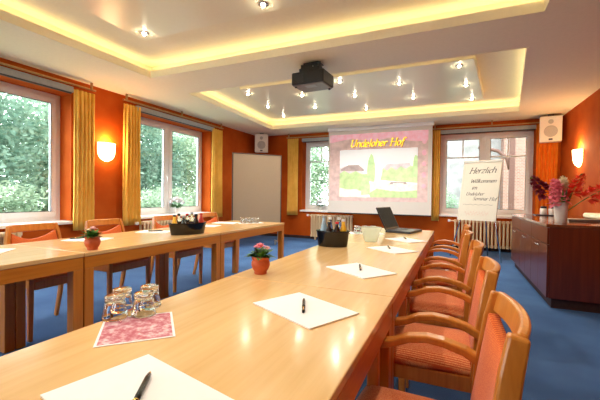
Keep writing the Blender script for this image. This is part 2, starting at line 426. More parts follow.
# ------------------------------------------------------------------ radiators
def radiator(loc, rz, L, n, label):
    t = thing('radiator', label, 'radiator', loc, rz, 'cream column radiators')
    w = L/n
    proto = None
    for i in range(n):
        if proto is None:
            mb = MB()
            for yy in (-.045, 0.045): mb.tube([(0, yy, .10), (0, yy, .13), (0, yy, .57), (0, yy, .60)], [.012, .019, .019, .012], 8)
            mb.box(-w*.36, -.062, .575, w*.36, .062, .625); mb.box(-w*.36, -.062, .075, w*.36, .062, .125)
            proto = mb.build('radiator_column', 'radiator_cream', t, bevel=.006); proto.location = (w/2, 0, 0)
        else:
            c = proto.copy(); COL.objects.link(c); c.parent = t; c.location = (w*(i+.5), 0, 0)
    MB().tube([(-.06, 0, .60), (w, 0, .60)], .014).build('valve_pipe', 'radiator_cream', t, smooth=True)
    mb = MB(); mb.box(-.11, -.025, .575, -.06, .025, .625); mb.build('valve_knob', 'white_frame', t, bevel=.008)
    for u in (.12, L-.12): MB().box(u-.015, -.03, 0, u+.015, .03, .08).build('radiator_foot', 'radiator_cream', t)
radiator((-3.27, BY-.12, 0), 0, 1.07, 15, 'cream column radiator under the back window, behind the bottle tub')
radiator((-.02, BY-.12, 0), 0, 1.30, 19, 'cream column radiator under the window behind the flip chart')
radiator((LX+.11, 1.25, 0), pi/2, 1.2, 17, 'cream column radiator under the nearest side window')
radiator((LX+.11, 4.20, 0), pi/2, 1.3, 18, 'cream column radiator under the side window with white flowers')

# ------------------------------------------------------------------ tables
TZ = .732
def table(x0, x1, y0, y1, label):
    t = thing('conference_table', label, 'table', (x0, y0, 0), 0, 'beech conference tables')
    w, l = x1-x0, y1-y0
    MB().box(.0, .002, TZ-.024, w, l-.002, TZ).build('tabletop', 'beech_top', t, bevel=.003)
    mb = MB(); e = .002
    mb.box(e, .004, TZ-.1, .03, l-.004, TZ-.026); mb.box(w-.03, .004, TZ-.1, w-e, l-.004, TZ-.026)
    mb.box(.03, .004, TZ-.1, w-.03, .03, TZ-.026); mb.box(.03, l-.03, TZ-.1, w-.03, l-.004, TZ-.026)
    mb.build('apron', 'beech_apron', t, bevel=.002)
    for ax in (0.002, w-.062):
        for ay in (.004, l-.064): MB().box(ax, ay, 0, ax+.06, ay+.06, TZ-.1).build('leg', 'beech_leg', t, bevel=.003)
    return t
table(-.92, -.20, -.07, 1.30, 'nearest section of the right beech table, with the pink mat of glasses')
table(-.92, -.20, 1.30, 2.67, 'middle section of the right beech table, with the small pink potted flower')
table(-.92, -.20, 2.67, 4.05, 'far section of the right beech table, with the laptop')
table(-2.83, -2.05, .03, 1.395, 'nearest section of the left beech table, cut off by the photo edge')
table(-2.83, -2.05, 1.395, 2.745, 'middle section of the left beech table, with potted flower and bottle tub')
table(-2.83, -2.05, 2.745, 4.11, 'far section of the left beech table, beside the grey pinboard')

# ------------------------------------------------------------------ chairs (front = +x)
def make_chair(label):
    t = thing('conference_chair', label, 'chair', (0, 0, 0), 0, None)
    # seat cushion, slightly domed
    mb = MB(); nx, ny = 10, 10; X0, X1, Y0, Y1 = -.165, .20, -.205, .205
    top = [[None]*(ny+1) for _ in range(nx+1)]; bot = [[None]*(ny+1) for _ in range(nx+1)]
    for i in range(nx+1):
        for j in range(ny+1):
            u, v = i/nx*2-1, j/ny*2-1
            hw = (Y1-Y0)/2*(.93+.07*(i/nx))
            x = X0+(X1-X0)*i/nx - (.012*abs(v)**3 if i == nx else 0); y = v*hw
            e = (1-u**6)*(1-v**6)
            top[i][j] = mb.bm.verts.new((x, y, .455+.035*e**.5)); bot[i][j] = mb.bm.verts.new((x, y, .435))
    for i in range(nx):
        for j in range(ny):
            mb.bm.faces.new((top[i][j], top[i+1][j], top[i+1][j+1], top[i][j+1])); mb.bm.faces.new((bot[i][j], bot[i][j+1], bot[i+1][j+1], bot[i+1][j]))
    for i in range(nx):
        mb.bm.faces.new((top[i][0], bot[i][0], bot[i+1][0], top[i+1][0])); mb.bm.faces.new((top[i+1][ny], bot[i+1][ny], bot[i][ny], top[i][ny]))
    for j in range(ny):
        mb.bm.faces.new((top[0][j+1], bot[0][j+1], bot[0][j], top[0][j])); mb.bm.faces.new((top[nx][j], bot[nx][j], bot[nx][j+1], top[nx][j+1]))
    mb.build('seat', 'chair_fabric', t, smooth=True)
    mb = MB()
    mb.box(.165, -.195, .375, .190, .195, .434); mb.box(-.165, -.195, .375, -.140, .195, .434); mb.box(-.14, -.197, .375, .165, -.175, .434); mb.box(-.14, .175, .375, .165, .197, .434)
    mb.build('seat_rail', 'chair_wood', t, bevel=.004)
    for s in (-1, 1):
        y = s*.215
        MB().strip([(.165, y, 0), (.168, y, .3), (.17, y, .585)], [(0, .014, 0), (0, .017, 0), (0, .018, 0)], [.03, .038, .04]).build('front_leg', 'chair_wood', t, bevel=.005)
        yt = s*.171
        MB().strip([(-.245, y, 0), (-.19, y, .22), (-.150, y, .44), (-.160, s*.206, .60), (-.180, s*.186, .75), (-.195, yt, .828)], (0, .013, 0), [.034, .042, .046, .046, .044, .040]).build('back_post', 'chair_wood', t, bevel=.006)
        arm = [(.188, y, .575), (.176, y, .596), (.145, y, .604), (.10, y, .617), (.055, y, .638), (.0, y, .647), (-.05, y, .642), (-.11, y, .626), (-.158, y, .60)]
        MB().strip(arm, (0, .022, 0), [.026, .03, .026, .024, .024, .024, .024, .026, .028]).build('armrest', 'chair_wood', t, bevel=.006)
    # curved top rail
    mb = MB(); pts = []
    for i in range(13):
        v = -1+2*i/12; pts.append((-.195-.026*(1-v*v), v*.170, .802))
    mb.strip(pts, (-.006, 0, .030), .022); mb.build('top_rail', 'chair_wood', t, bevel=.006)
    # upholstered back with a dipped top edge
    mb = MB(); N, K = 14, 8; F = []; Bk = []
    for i in range(N+1):
        v = -1+2*i/N; rf, rb = [], []
        zt = .770-.062*(1-abs(v)**1.8); hw0 = .192
        for k in range(K+1):
            q = k/K; z = .475+(zt-.475)*q; hw = .192-.028*q
            xb = -.138-.042*q-.022*(1-v*v)*(.4+.6*q)
            puff = .012*(1-v**4)*(1-(2*q-1)**4)
            rf.append(mb.bm.verts.new((xb+.012+puff, v*hw, z))); rb.append(mb.bm.verts.new((xb-.016, v*hw, z)))
        F.append(rf); Bk.append(rb)
    for i in range(N):
        for k in range(K):
            mb.bm.faces.new((F[i][k], F[i+1][k], F[i+1][k+1], F[i][k+1])); mb.bm.faces.new((Bk[i][k], Bk[i][k+1], Bk[i+1][k+1], Bk[i+1][k]))
        mb.bm.faces.new((F[i][K], F[i+1][K], Bk[i+1][K], Bk[i][K])); mb.bm.faces.new((F[i][0], Bk[i][0], Bk[i+1][0], F[i+1][0]))
    for k in range(K):
        mb.bm.faces.new((F[0][k], F[0][k+1], Bk[0][k+1], Bk[0][k])); mb.bm.faces.new((F[N][k], Bk[N][k], Bk[N][k+1], F[N][k+1]))
    mb.build('backrest', 'back_fabric', t, smooth=True, bevel=.004)
    return t
CH = 'orange upholstered beech armchair '
ch = make_chair(CH+'nearest the camera at the right table, cut off by the frame')
ch.location = (-.075, .97, 0); ch.rotation_euler = (0, 0, pi)
ch['group'] = 'armchairs along the right table'
for (x, y, l) in ((-.065, 1.62, 'second from the camera along the right table'), (-.075, 2.29, 'third from the camera along the right table'), (-.105, 2.99, 'second from the far end of the right table'), (-.09, 3.66, 'at the far end of the right table, beside the laptop')):
    dup(ch, (x, y, 0), pi, CH+l)
for (y, l) in ((1.73, 'at the left table, in front of the nearest window'), (2.37, 'at the left table, behind the potted flower under the wall lamp'), (3.17, 'at the left table, just left of the bottle tub'), (3.955, 'at the far end of the left table, behind the bottle tub')):
    dup(ch, (-2.99, y, 0), 0, CH+l, 'armchairs along the left table')

# ------------------------------------------------------------------ paper, pens
def paper(x, y, a, label, n=0):
    mb = MB(); mb.box(-.144, -.102, 0, .144, .102, .004)
    o = mb.build('notepad', 'paper', loc=(x, y, TZ+.0005), rot=(0, 0, R(a)))
    return tag(o, label, 'notepad', 'white notepads on the tables')
def make_pen(label, x, y, dx, dy, z=TZ+.0045):
    a = math.atan2(dy, dx)
    t = thing('ballpoint_pen', label, 'pen', (x, y, z), a, 'pens on the notepads')
    r = .0055; ax = Matrix.Translation((0, 0, r)) @ Matrix.Rotation(pi/2, 4, 'Y')
    for nm, mt, prof in (('barrel', 'black_gloss', [(0, -.03), (.0052, -.03), (.0055, -.01), (.0055, .045), (.0045, .058), (0, .058)]),
                         ('cap', 'black_gloss', [(0, -.068), (.0045, -.068), (.0052, -.06), (.0054, -.033), (0, -.033)]),
                         ('tip', 'gold', [(0, .058), (.0042, .058), (.001, .07), (0, .07)]),
                         ('middle_ring', 'gold', [(0, -.033), (.0057, -.033), (.0057, -.030), (0, -.030)])):
        mb = MB(); mb.lathe(prof, 12); bmesh.ops.transform(mb.bm, matrix=ax, verts=mb.bm.verts); mb.build(nm, mt, t, smooth=True)
    MB().box(-.066, -.0012, r*2-.001, -.036, .0012, r*2+.0015).build('clip', 'gold', t)
    return t
for x, y, a, l in ((-.509, .444, -13, 'white notepad in the bottom left foreground, largest in view'),
                   (-.44, 1.03, -26, 'white notepad beside the pink mat, second from the camera'),
                   (-.42, 1.68, -35, 'white notepad on the middle section of the right table, third from the camera'),
                   (-.39, 2.43, -38, 'white notepad on the right table, second from the laptop'),
                   (-.37, 3.02, -39, 'white notepad nearest the laptop on the right table'),
                   (-2.60, 1.12, 40, 'white notepad at the left photo edge on the left table'),
                   (-2.60, 1.80, 20, 'white notepad behind the potted flower on the left table'),
                   (-2.60, 2.46, 24, 'white notepad just left of the bottle tub on the left table'),
                   (-2.60, 3.20, 15, 'white notepad just right of the bottle tub on the left table'),
                   (-2.66, 3.66, 10, 'white notepad next to the glasses on the left table')):
    paper(x, y, a, l)
PN = 'black and gold ballpoint pen on '
for x, y, dx, dy, l in ((-.513, .455, -.04, .06, 'the nearest notepad'), (-.445, 1.04, -.05, .12, 'the notepad beside the pink mat'), (-.43, 1.72, -.04, .14, 'the third notepad of the right table'),
                        (-.42, 2.49, -.04, .14, 'the second notepad from the laptop'), (-.39, 3.11, -.04, .14, 'the notepad nearest the laptop')):
    make_pen(PN+l, x, y, dx, dy)
make_pen('dark ballpoint pen on the notepad behind the left potted flower', -2.68, 1.79, .05, .10)
make_pen('dark ballpoint pen on the notepad left of the left bottle tub', -2.60, 2.47, .06, .10)

# ------------------------------------------------------------------ tumblers and mats
gm = tag(MB().box(-.086, -.094, 0, .086, .094, .0012).build('glass_mat', 'mat_pink', loc=(-.785, .685, TZ+.0004), rot=(0, 0, R(46.6))), 'pink printed paper mat with white border under the nearest glasses', 'mat')
mb = MB()
for q in ((-.092, -.1, .092, -.094), (-.092, .094, .092, .1), (-.092, -.094, -.086, .094), (.086, -.094, .092, .094)): mb.box(q[0], q[1], 0, q[2], q[3], .0012)
mb.build('border', 'paper', gm)
def tumbler_mesh():
    mb = MB()                                       # upside-down: rim below, thick foot on top
    mb.lathe([(0, .054), (.0225, .053), (.0250, .045), (.0275, .030), (.0325, .010), (.0340, .001), (.0348, 0), (.0355, .001), (.0342, .010), (.0296, .030), (.0276, .046), (.0282, .060), (.0275, .065), (.0255, .0665), (0, .0665)], 28)
    return mb
tb = tumbler_mesh(); t0 = tb.build('tumbler', 'tumbler_glass', smooth=True)
tag(t0, '', 'glass', '')
first = True
def tumbler(x, y, z, label, group):
    global first
    if first: o = t0; first = False
    else: o = t0.copy(); COL.objects.link(o)
    o.location = (x, y, z); o.rotation_euler = (0, 0, random.uniform(0, 6)); o['label'] = label; o['group'] = group
GM = TZ+.0018
TG = 'upside-down clear tumbler '
for x, y, l in ((-.903, .708, 'nearest the camera on the pink mat'), (-.948, .767, 'at the left back of the four by the pink mat'), (-.852, .765, 'on the right front of the four on the pink mat'), (-.899, .830, 'farthest back of the four by the pink mat')):
    tumbler(x, y, TZ+.002, TG+l, 'tumblers by the pink mat')
def tumbler_set(cx, cy, a, label, group, matlabel):
    m = tag(MB().box(-.16, -.10, 0, .16, .10, .0012).build('glass_mat', 'paper', loc=(cx, cy, TZ+.0004), rot=(0, 0, a)), matlabel, 'mat')
    for i in range(3):
        for j in range(2):
            u, v = (i-1)*.082, (j-.5)*.08
            tumbler(cx+u*cos(a)-v*sin(a), cy+u*sin(a)+v*cos(a), TZ+.002, label, group)
tumbler_set(-.80, 3.40, R(25), 'upside-down tumbler among the six left of the laptop', 'six tumblers by the laptop', 'white paper mat under the six glasses left of the laptop')
tumbler_set(-2.42, 3.84, R(50), 'upside-down tumbler among the six at the far end of the left table', 'six tumblers on the left table', 'white paper mat under the six glasses on the left table')

# ------------------------------------------------------------------ bottle tubs and bottles
def bottle_tub(x, y, a, w, d, h, label):
    mb = MB()
    k = .87
    prof = [(0, 0), (k*.98, 0), (k, .006), (.97, h-.012), (1, h-.008), (1, h), (.95, h), (k*.95, .01), (0, .01)]
    mb.lathe(prof, 36, sx=w/2, sy=d/2)
    for v in mb.bm.verts:                      # squarer oval
        pass
    o = mb.build('bottle_tub', 'black_gloss', smooth=False, loc=(x, y, TZ+.0004), rot=(0, 0, a))
    for f in o.data.polygons: f.use_smooth = abs(f.normal.z) < .8
    return tag(o, label, 'tub', 'black oval bottle tubs')
def bottle(x, y, z, h, liquid, cap, lab, label, group, lean=0):
    t = thing('drink_bottle', label, 'bottle', (x, y, z), 0, group); t.rotation_euler = (R(lean), R(lean*.6), 0)
    r = .026
    mb = MB(); mb.lathe([(0, 0), (r*.9, 0), (r, .006), (r, h*.52), (r*.8, h*.66), (r*.45, h*.80), (r*.42, h*.93), (0, h*.93)], 16); mb.build('bottle_body', liquid, t, smooth=True)
    mb = MB(); mb.lathe([(0, h*.92), (r*.52, h*.92), (r*.52, h), (0, h)], 14); mb.build('bottle_cap', cap, t)
    mb = MB(); mb.lathe([(r+.0006, h*.16), (r+.0008, h*.17), (r+.0008, h*.46), (r+.0006, h*.47)], 16); mb.build('bottle_label', lab, t, smooth=True)
bottle_tub(-.805, 2.40, R(8), .245, .15, .115, 'black oval tub of bottles on the right table, before the radiator')
BG = 'bottles in the right tub'
bs = TZ+.012
for i, (u, v, h, lq, cp, lb, l) in enumerate((
    (-.070, .018, .205, 'water_blue', 'cassette_grey', 'water_blue', 'bluish water bottle at the left in the right table tub'),
    (-.028, .036, .195, 'bottle_clear', 'white_frame', 'label_white', 'clear water bottle with white cap in the right table tub'),
    (-.020, -.032, .165, 'cola', 'black', 'label_red', 'dark cola bottle with red label, left of two in the right table tub'),
    (.036, -.032, .168, 'cola', 'label_red', 'label_red', 'dark cola bottle with red label, right of two in the right table tub'),
    (.040, .032, .195, 'bottle_clear', 'white_frame', 'label_white', 'clear bottle beside the yellow juice in the right table tub'),
    (.076, .004, .185, 'juice_orange', 'label_white', 'juice_orange', 'yellow juice bottle at the right in the right table tub'))):
    a = R(8); bottle(-.805+u*cos(a)-v*sin(a), 2.40+u*sin(a)+v*cos(a), bs, h, lq, cp, lb, l, BG)
bottle_tub(-2.21, 2.47, R(66), .36, .16, .105, 'black oval tub of bottles on the left table, before the double window')
BG = 'bottles in the left tub'
for i, (u, v, h, lq, cp, lb, l) in enumerate((
    (-.125, .0, .165, 'juice_orange', 'black', 'label_white', 'pale yellow bottle at the left end of the left table tub'),
    (-.072, .03, .175, 'bottle_clear', 'black', 'label_white', 'clear bottle second from the left in the left table tub'),
    (-.055, -.032, .155, 'bottle_clear', 'cassette_grey', 'stone_pale', 'short clear bottle in front in the left table tub'),
    (-.005, .006, .175, 'bottle_clear', 'label_red', 'label_white', 'clear bottle with red cap in the middle of the left table tub'),
    (.050, .030, .185, 'bottle_clear', 'cassette_grey', 'label_violet', 'clear bottle with violet label in the left table tub'),
    (.062, -.030, .170, 'cola', 'black', 'label_violet', 'dark bottle with violet label in front in the left table tub'),
    (.128, .0, .175, 'juice_red', 'juice_red', 'juice_red', 'orange-red juice bottle at the right end of the left table tub'))):
    a = R(66); bottle(-2.21+u*cos(a)-v*sin(a), 2.47+u*sin(a)+v*cos(a), bs, h, lq, cp, lb, l, BG)
# translucent tub near the laptop
mb = MB(); mb.lathe([(0, 0), (.048, 0), (.052, .004), (.082, .108), (.086, .112), (.086, .116), (.079, .114), (.049, .007), (0, .007)], 28)
o = mb.build('clear_tub', 'tub_plastic', smooth=True, loc=(-.615, 2.80, TZ+.0004)); tag(o, 'translucent pale tub on the right table, between glasses and laptop', 'tub')

# ------------------------------------------------------------------ potted flowers
def leaf(mb, p, d, L, W, mi=0, droop=.3):
    p = Vector(p); d = Vector(d).normalized(); s = d.cross(Vector((0, 0, 1)))
    s = s.normalized() if s.length > .01 else Vector((1, 0, 0)); n = s.cross(d)
    a = p; b1 = p+d*L*.5+s*W/2+n*L*.05; b2 = p+d*L*.5-s*W/2+n*L*.05; c = p+d*L-Vector((0, 0, 1))*L*droop; mid = p+d*L*.5-n*L*.02
    V = [mb.bm.verts.new(q) for q in (a, b1, c, b2, mid)]
    for f in ((0, 1, 4), (1, 2, 4), (2, 3, 4), (3, 0, 4)): mb.bm.faces.new([V[i] for i in f]).material_index = mi
def blossom_mesh(mb, c, r, n=10, rnd=random):
    for k in range(3):
        for i in range(n):
            a = 2*pi*i/n + k*.4; el = .25+.45*k
            leaf(mb, c, (cos(a)*cos(el), sin(a)*cos(el), sin(el)), r*(1-.18*k), r*.62, 0, .12)
    sph(mb, (c[0], c[1], c[2]+r*.2), r*.4, 8, 5)
def potted(x, y, s, label, blooms):
    t = thing('potted_flower', label, 'potted plant', (x, y, TZ+.0004), 0, 'small potted flowers'); t.scale = (s, s, s)
    mb = MB(); mb.lathe([(0, 0), (.028, 0), (.030, .004), (.028, .010), (.037, .022), (.043, .040), (.042, .056), (.037, .064), (.041, .068), (.043, .078), (.040, .080), (.036, .072), (0, .070)], 24); mb.build('pot', 'terracotta', t, smooth=True)
    mb = MB(); mb.lathe([(0, .0745), (.036, .0725)], 16); mb.build('soil', 'soil', t)
    rnd = random.Random(int(abs(x*1000))); mb = MB()
    for i in range(46):
        a = rnd.uniform(0, 6.28); e = rnd.uniform(.1, 1.2); leaf(mb, (cos(a)*.012, sin(a)*.012, .073), (cos(a)*cos(e), sin(a)*cos(e), sin(e)), rnd.uniform(.045, .078), rnd.uniform(.024, .036), i % 2, .2)
    mb.build('leaves', ['leaf', 'leaf_dark'], t)
    for (bx, by, bz, r, m) in blooms:
        mb = MB(); blossom_mesh(mb, (bx, by, bz), r); mb.build('blossom', m, t)
potted(-.822, 1.405, 1.0, 'small terracotta pot with pink flower at the edge of the right table', [(0, -.006, .125, .032, 'petal_pink'), (.028, .010, .116, .022, 'petal_pale'), (-.024, .010, .118, .024, 'petal_pink')])
potted(-2.125, 1.50, 1.08, 'small terracotta pot with pale pink flower on the left table', [(.012, -.006, .122, .030, 'petal_pale'), (-.030, .0, .112, .022, 'petal_white')])

# ------------------------------------------------------------------ laptop
t = thing('laptop', 'open black laptop at the far end of the right table', 'laptop', (-.60, 3.76, TZ+.0004), R(-13))
MB().box(0, -.18, 0, .255, .18, .022).build('base', 'laptop_shell', t, bevel=.004)
mb = MB()
for i in range(5):
    for j in range(13): mb.box(.035+i*.022, -.155+j*.0238, .022, .053+i*.022, -.155+j*.0238+.0205, .0245)
mb.build('keyboard', 'dark_grey', t)
MB().box(.165, -.05, .022, .235, .05, .0228).build('touchpad', 'mid_grey', t)
mb = MB(); mb.box(-.004, -.18, 0, .008, .18, .25); o = mb.build('screen', 'laptop_shell', t, bevel=.003, loc=(0, 0, .022), rot=(0, R(-26), 0))
MB().box(.008, -.165, .018, .0095, .165, .238).build('display', 'laptop_screen', o)
MB().tube([(0, -.12, .02), (0, .12, .02)], .008).build('hinge', 'black', t)

# ------------------------------------------------------------------ projection screen
SY = 7.75
t = thing('projection_screen', 'pulled-down white projection screen with a garden slide on the back wall', 'screen', (-1.59, SY, 0))
MB().box(-1.16, -.055, 2.585, 1.17, .035, CZ-.001).build('casing', 'white_frame', t, bevel=.01)
cl = MB().box(-1.14, -.001, .70, 1.14, .001, 2.59).build('cloth', 'screen_cloth', t)
MB().tube([(-1.145, 0, .695), (1.145, 0, .695)], .013, 12).build('bottom_bar', 'black', t)
def flat(mb, pts, y, mi=0):
    mb.bm.faces.new([mb.bm.verts.new((p[0], y, p[1])) for p in pts]).material_index = mi
def blob(cx, cz, rx, rz, n=18, jag=.1, seed=0):
    r = random.Random(seed); return [(cx+rx*cos(2*pi*i/n)*(1+r.uniform(-jag, jag)), cz+rz*sin(2*pi*i/n)*(1+r.uniform(-jag, jag))) for i in range(n)]
U0, U1, W0, W1 = -.86, .855, 1.07, 2.14            # picture on the slide
mb = MB(); e = -.0016
flat(mb, [(-1.10, .98), (1.06, .98), (1.06, 2.50), (-1.10, 2.50)], e, 0)
flat(mb, [(-1.10, 2.32), (-.6, 2.40), (-.1, 2.33), (.35, 2.39), (.7, 2.44), (1.06, 2.42), (1.06, 2.50), (-1.10, 2.50)], e-.0004, 1)
flat(mb, [(.30, 2.40), (.6, 2.31), (.86, 2.27), (1.06, 2.28), (1.06, 2.44), (.7, 2.47)], e-.0006, 1)
for k in range(5): flat(mb, blob(.985, 1.32+.235*k, .045, .05+.012*(k % 2), 14, .05, k), e-.0004, 1)
img = mb.build('projected_slide', ['slide_pink', 'slide_rose'], t)
mb = MB(); e -= .001
flat(mb, [(U0, W0), (U1, W0), (U1, W1), (U0, W1)], e, 0)
def P(u, w): return (U0+(U1-U0)*u, W0+(W1-W0)*w)
def poly(pts, lay, mi): flat(mb, [P(*p) for p in pts], e-.0003*lay, mi)
poly([(0, .45), (0, .62), (.06, .66), (.17, .66), (.22, .56), (.30, .58), (.34, .45)], 1, 3)                      # house left
poly([(.02, .60), (.12, .68), (.26, .68), (.33, .58), (.33, .55), (.02, .56)], 2, 6)
poly([(.55, .55), (.62, .68), (.90, .70), (.97, .56)], 1, 3)
poly([(.0, .12), (0, .50), (.06, .56), (.14, .50), (.22, .55), (.31, .48), (.40, .50), (.40, .14)], 3, 1)          # shrubs left
poly([(.55, .36), (.58, .60), (.63, .55), (.68, .62), (.74, .56), (.80, .63), (.86, .58), (.92, .64), (1, .62), (1, .30), (.75, .33)], 3, 4)
poly([(.93, .45), (.955, .80), (.975, .86), (1, .82), (1, .40)], 4, 2)
poly([(.32, .10), (.36, .26), (.55, .34), (.78, .30), (1, .26), (1, .02), (.5, .02)], 4, 5)                        # path
poly([(.40, .08), (.50, .18), (.66, .14), (.80, .12), (1, .15), (1, 0), (.42, 0)], 5, 1)
poly([(.0, 0), (0, .20), (.12, .16), (.24, .17), (.33, .06), (.36, 0)], 5, 5)
poly([(.385, .34), (.37, .55), (.385, .76), (.42, .92), (.45, .86), (.475, .66), (.48, .46), (.47, .32)], 6, 2)     # tall cypress
poly([(.30, .04), (.285, .22), (.30, .38), (.34, .47), (.38, .42), (.415, .24), (.41, .06)], 7, 2)                  # front cypress
poly([(.66, .27), (.68, .315), (.86, .315), (.88, .27), (.84, .27), (.83, .295), (.71, .295), (.70, .27)], 6, 6)    # bench
mb.build('garden_picture', ['slide_sky', 'slide_green', 'slide_tree', 'slide_house', 'slide_hedge', 'slide_path', 'slide_roof'], img)

# pen lettering: strokes swept with a broad nib
def arc(cx, cy, rx, ry, a0, a1, n=10): return [(cx+rx*cos(R(a0+(a1-a0)*i/n)), cy+ry*sin(R(a0+(a1-a0)*i/n))) for i in range(n+1)]
GL = {
 'U': (1.35, [[(-.1, 1.6), (.3, 1.6)], [(.1, 1.6), (.1, .5)] + arc(.55, .5, .45, .5, 180, 360) + [(1.0, 1.6)], [(.85, 1.6), (1.2, 1.6)]]),
 'H': (1.4, [[(.1, 0), (.1, 1.6)], [(1.1, 0), (1.1, 1.6)], [(.1, .85), (1.1, .85)], [(-.08, 1.6), (.28, 1.6)], [(-.08, 0), (.28, 0)], [(.92, 1.6), (1.28, 1.6)], [(.92, 0), (1.28, 0)]]),
 'W': (1.7, [[(0, 1.6), (.4, 0), (.8, 1.3), (1.2, 0), (1.6, 1.6)]]),
 'S': (1.0, [arc(.45, 1.2, .38, .4, 30, 270) + arc(.42, .4, .40, .4, 90, -150)]),
 'n': (1.0, [[(.08, 1), (.08, 0)], [(.08, .6)] + arc(.43, .62, .35, .38, 160, 0) + [(.78, .1), (.9, 0)]]),
 'd': (1.0, [arc(.4, .5, .36, .5, 60, 330), [(.76, 1.65), (.76, .08), (.9, 0)]]),
 'e': (.9, [[(.08, .48), (.72, .58)] + arc(.4, .6, .33, .4, 0, 180) + arc(.42, .42, .35, .42, 180, 320)]),
 'l': (.5, [[(.2, 1.65), (.2, .1), (.36, 0)]]),
 'o': (.98, [arc(.42, .5, .36, .5, 0, 360, 18)]),
 'h': (1.0, [[(.08, 1.65), (.08, 0)], [(.08, .6)] + arc(.43, .62, .35, .38, 160, 0) + [(.78, .1), (.9, 0)]]),
 'r': (.72, [[(.08, 1), (.08, 0)], [(.08, .6)] + arc(.38, .66, .28, .32, 160, 40)]),
 'f': (.62, [arc(.45, 1.35, .25, .3, 30, 180) + [(.2, 0), (.12, -.3)], [(0, 1), (.5, 1)]]),
 'z': (.85, [[(.05, 1), (.7, 1), (.05, 0), (.75, 0)]]),
 'i': (.45, [[(.15, 1), (.15, .1), (.3, 0)], [(.15, 1.35), (.2, 1.42)]]),
 'c': (.85, [arc(.42, .5, .36, .5, 50, 310)]),
 'k': (.9, [[(.08, 1.65), (.08, 0)], [(.7, 1), (.12, .45), (.75, 0)]]),
 'm': (1.5, [[(.08, 1), (.08, 0)], [(.08, .6)] + arc(.38, .62, .3, .38, 160, 0) + [(.68, 0)], [(.68, .6)] + arc(.98, .62, .3, .38, 160, 0) + [(1.28, .1), (1.4, 0)]]),
 'a': (.95, [arc(.4, .5, .34, .5, 60, 330), [(.74, 1), (.74, .08), (.88, 0)]]),
 ' ': (.7, []),
}
def lettering(mb, text, x, z, s, slant, nib, y, mi=0, jit=0, rnd=None, toscreen=None):
    cx = x
    for chh in text:
        adv, strokes = GL[chh]
        dz = rnd.uniform(-jit, jit)*s if rnd else 0
        for st in strokes:
            pts = [(cx+(px+pz*slant)*s, z+pz*s+dz) for px, pz in st]
            for p, q in zip(pts, pts[1:]):
                d = Vector((q[0]-p[0], q[1]-p[1]))
                if d.length < 1e-6: continue
                dn = d.normalized()
                nv = Vector((-dn.y, dn.x)) * nib*.22; nb = Vector((cos(R(25)), sin(R(25))))*nib*.5
                if nb.dot(nv) < 0: nb = -nb
                w = nv+nb; e0 = dn*nib*.12
                quad = [(p[0]-e0.x+w.x, p[1]-e0.y+w.y), (p[0]-e0.x-w.x, p[1]-e0.y-w.y), (q[0]+e0.x-w.x, q[1]+e0.y-w.y), (q[0]+e0.x+w.x, q[1]+e0.y+w.y)]
                flat(mb, quad, y, mi)
        cx += adv*s
    return cx-x
def text_width(text): return sum(GL[c][0] for c in text)
mb = MB(); s = .098; tw = text_width('Undeloher Hof')*s
lettering(mb, 'Undeloher Hof', -.02-tw/2+.012, 2.205-.008, s, .26, .020, -.0026)
lettering(mb, 'Undeloher Hof', -.02-tw/2, 2.205, s, .26, .020, -.0032, 1)
mb.build('title_lettering', ['slide_title_shade', 'slide_yellow'], img)

# ------------------------------------------------------------------ grey pinboard on castors (before the corner)
t = thing('pinboard', 'large grey-beige pinboard on castors standing before the left corner', 'pinboard', (-3.77, 6.27, 0), math.atan2(.77, .72))
W = 1.06
MB().box(-W/2+.015, -.012, .34, W/2-.015, .012, 1.925).build('felt_panel', 'board_felt', t)
mb = MB(); mb.box(-W/2, -.018, .32, -W/2+.02, .018, 1.945); mb.box(W/2-.02, -.018, .32, W/2, .018, 1.945); mb.box(-W/2+.02, -.018, 1.925, W/2-.02, .018, 1.945); mb.box(-W/2+.02, -.018, .32, W/2-.02, .018, .34)
mb.build('frame', 'board_frame', t, bevel=.003)
for s in (-1, 1):
    x = s*(W/2-.05)
    MB().box(x-.015, .018, .09, x+.015, .043, 1.2).build('upright', 'mid_grey', t, bevel=.003)
    f = MB().box(x-.018, -.24, .075, x+.018, .24, .105).build('foot', 'mid_grey', t, bevel=.004)
    for yy in (-.21, .21):
        mb = MB(); mb.tube([(x-.014, yy, .034), (x+.014, yy, .034)], .034, 16); mb.box(x-.019, yy-.012, .03, x-.0145, yy+.012, .078); mb.box(x+.0145, yy-.012, .03, x+.019, yy+.012, .078)
        mb.build('castor', 'cassette_grey', f)

# ------------------------------------------------------------------ flip chart
B0 = [Vector((.045, 6.95, .70)), Vector((.64, 6.70, .70))]
t = thing('flip_chart', 'tripod flip chart with a handwritten welcome in front of the back window', 'flip chart', (.34, 6.825, 0), math.atan2(-.25, .595))
lean = R(15); Wd, Hh = .645, 1.09
bd = MB().box(-Wd/2, 0, 0, Wd/2, .018, Hh).build('board', 'cassette_grey', t, bevel=.004, loc=(0, 0, .70), rot=(-lean, 0, 0))
pad = MB().box(-Wd/2+.004, -.012, -.01, Wd/2-.004, -.001, Hh-.03).build('paper_pad', 'flip_paper', t, loc=(0, 0, .70), rot=(-lean, 0, 0))
MB().box(-Wd/2-.004, -.022, Hh-.035, Wd/2+.004, -.0, Hh+.008).build('clamp_bar', 'flip_paper', bd, bevel=.006)
MB().tube([(-Wd/2, -.012, Hh-.015), (Wd/2+.012, -.012, Hh-.015)], .012).build('clamp_roller', 'cassette_grey', bd)
rnd = random.Random(3); yy = -.0127
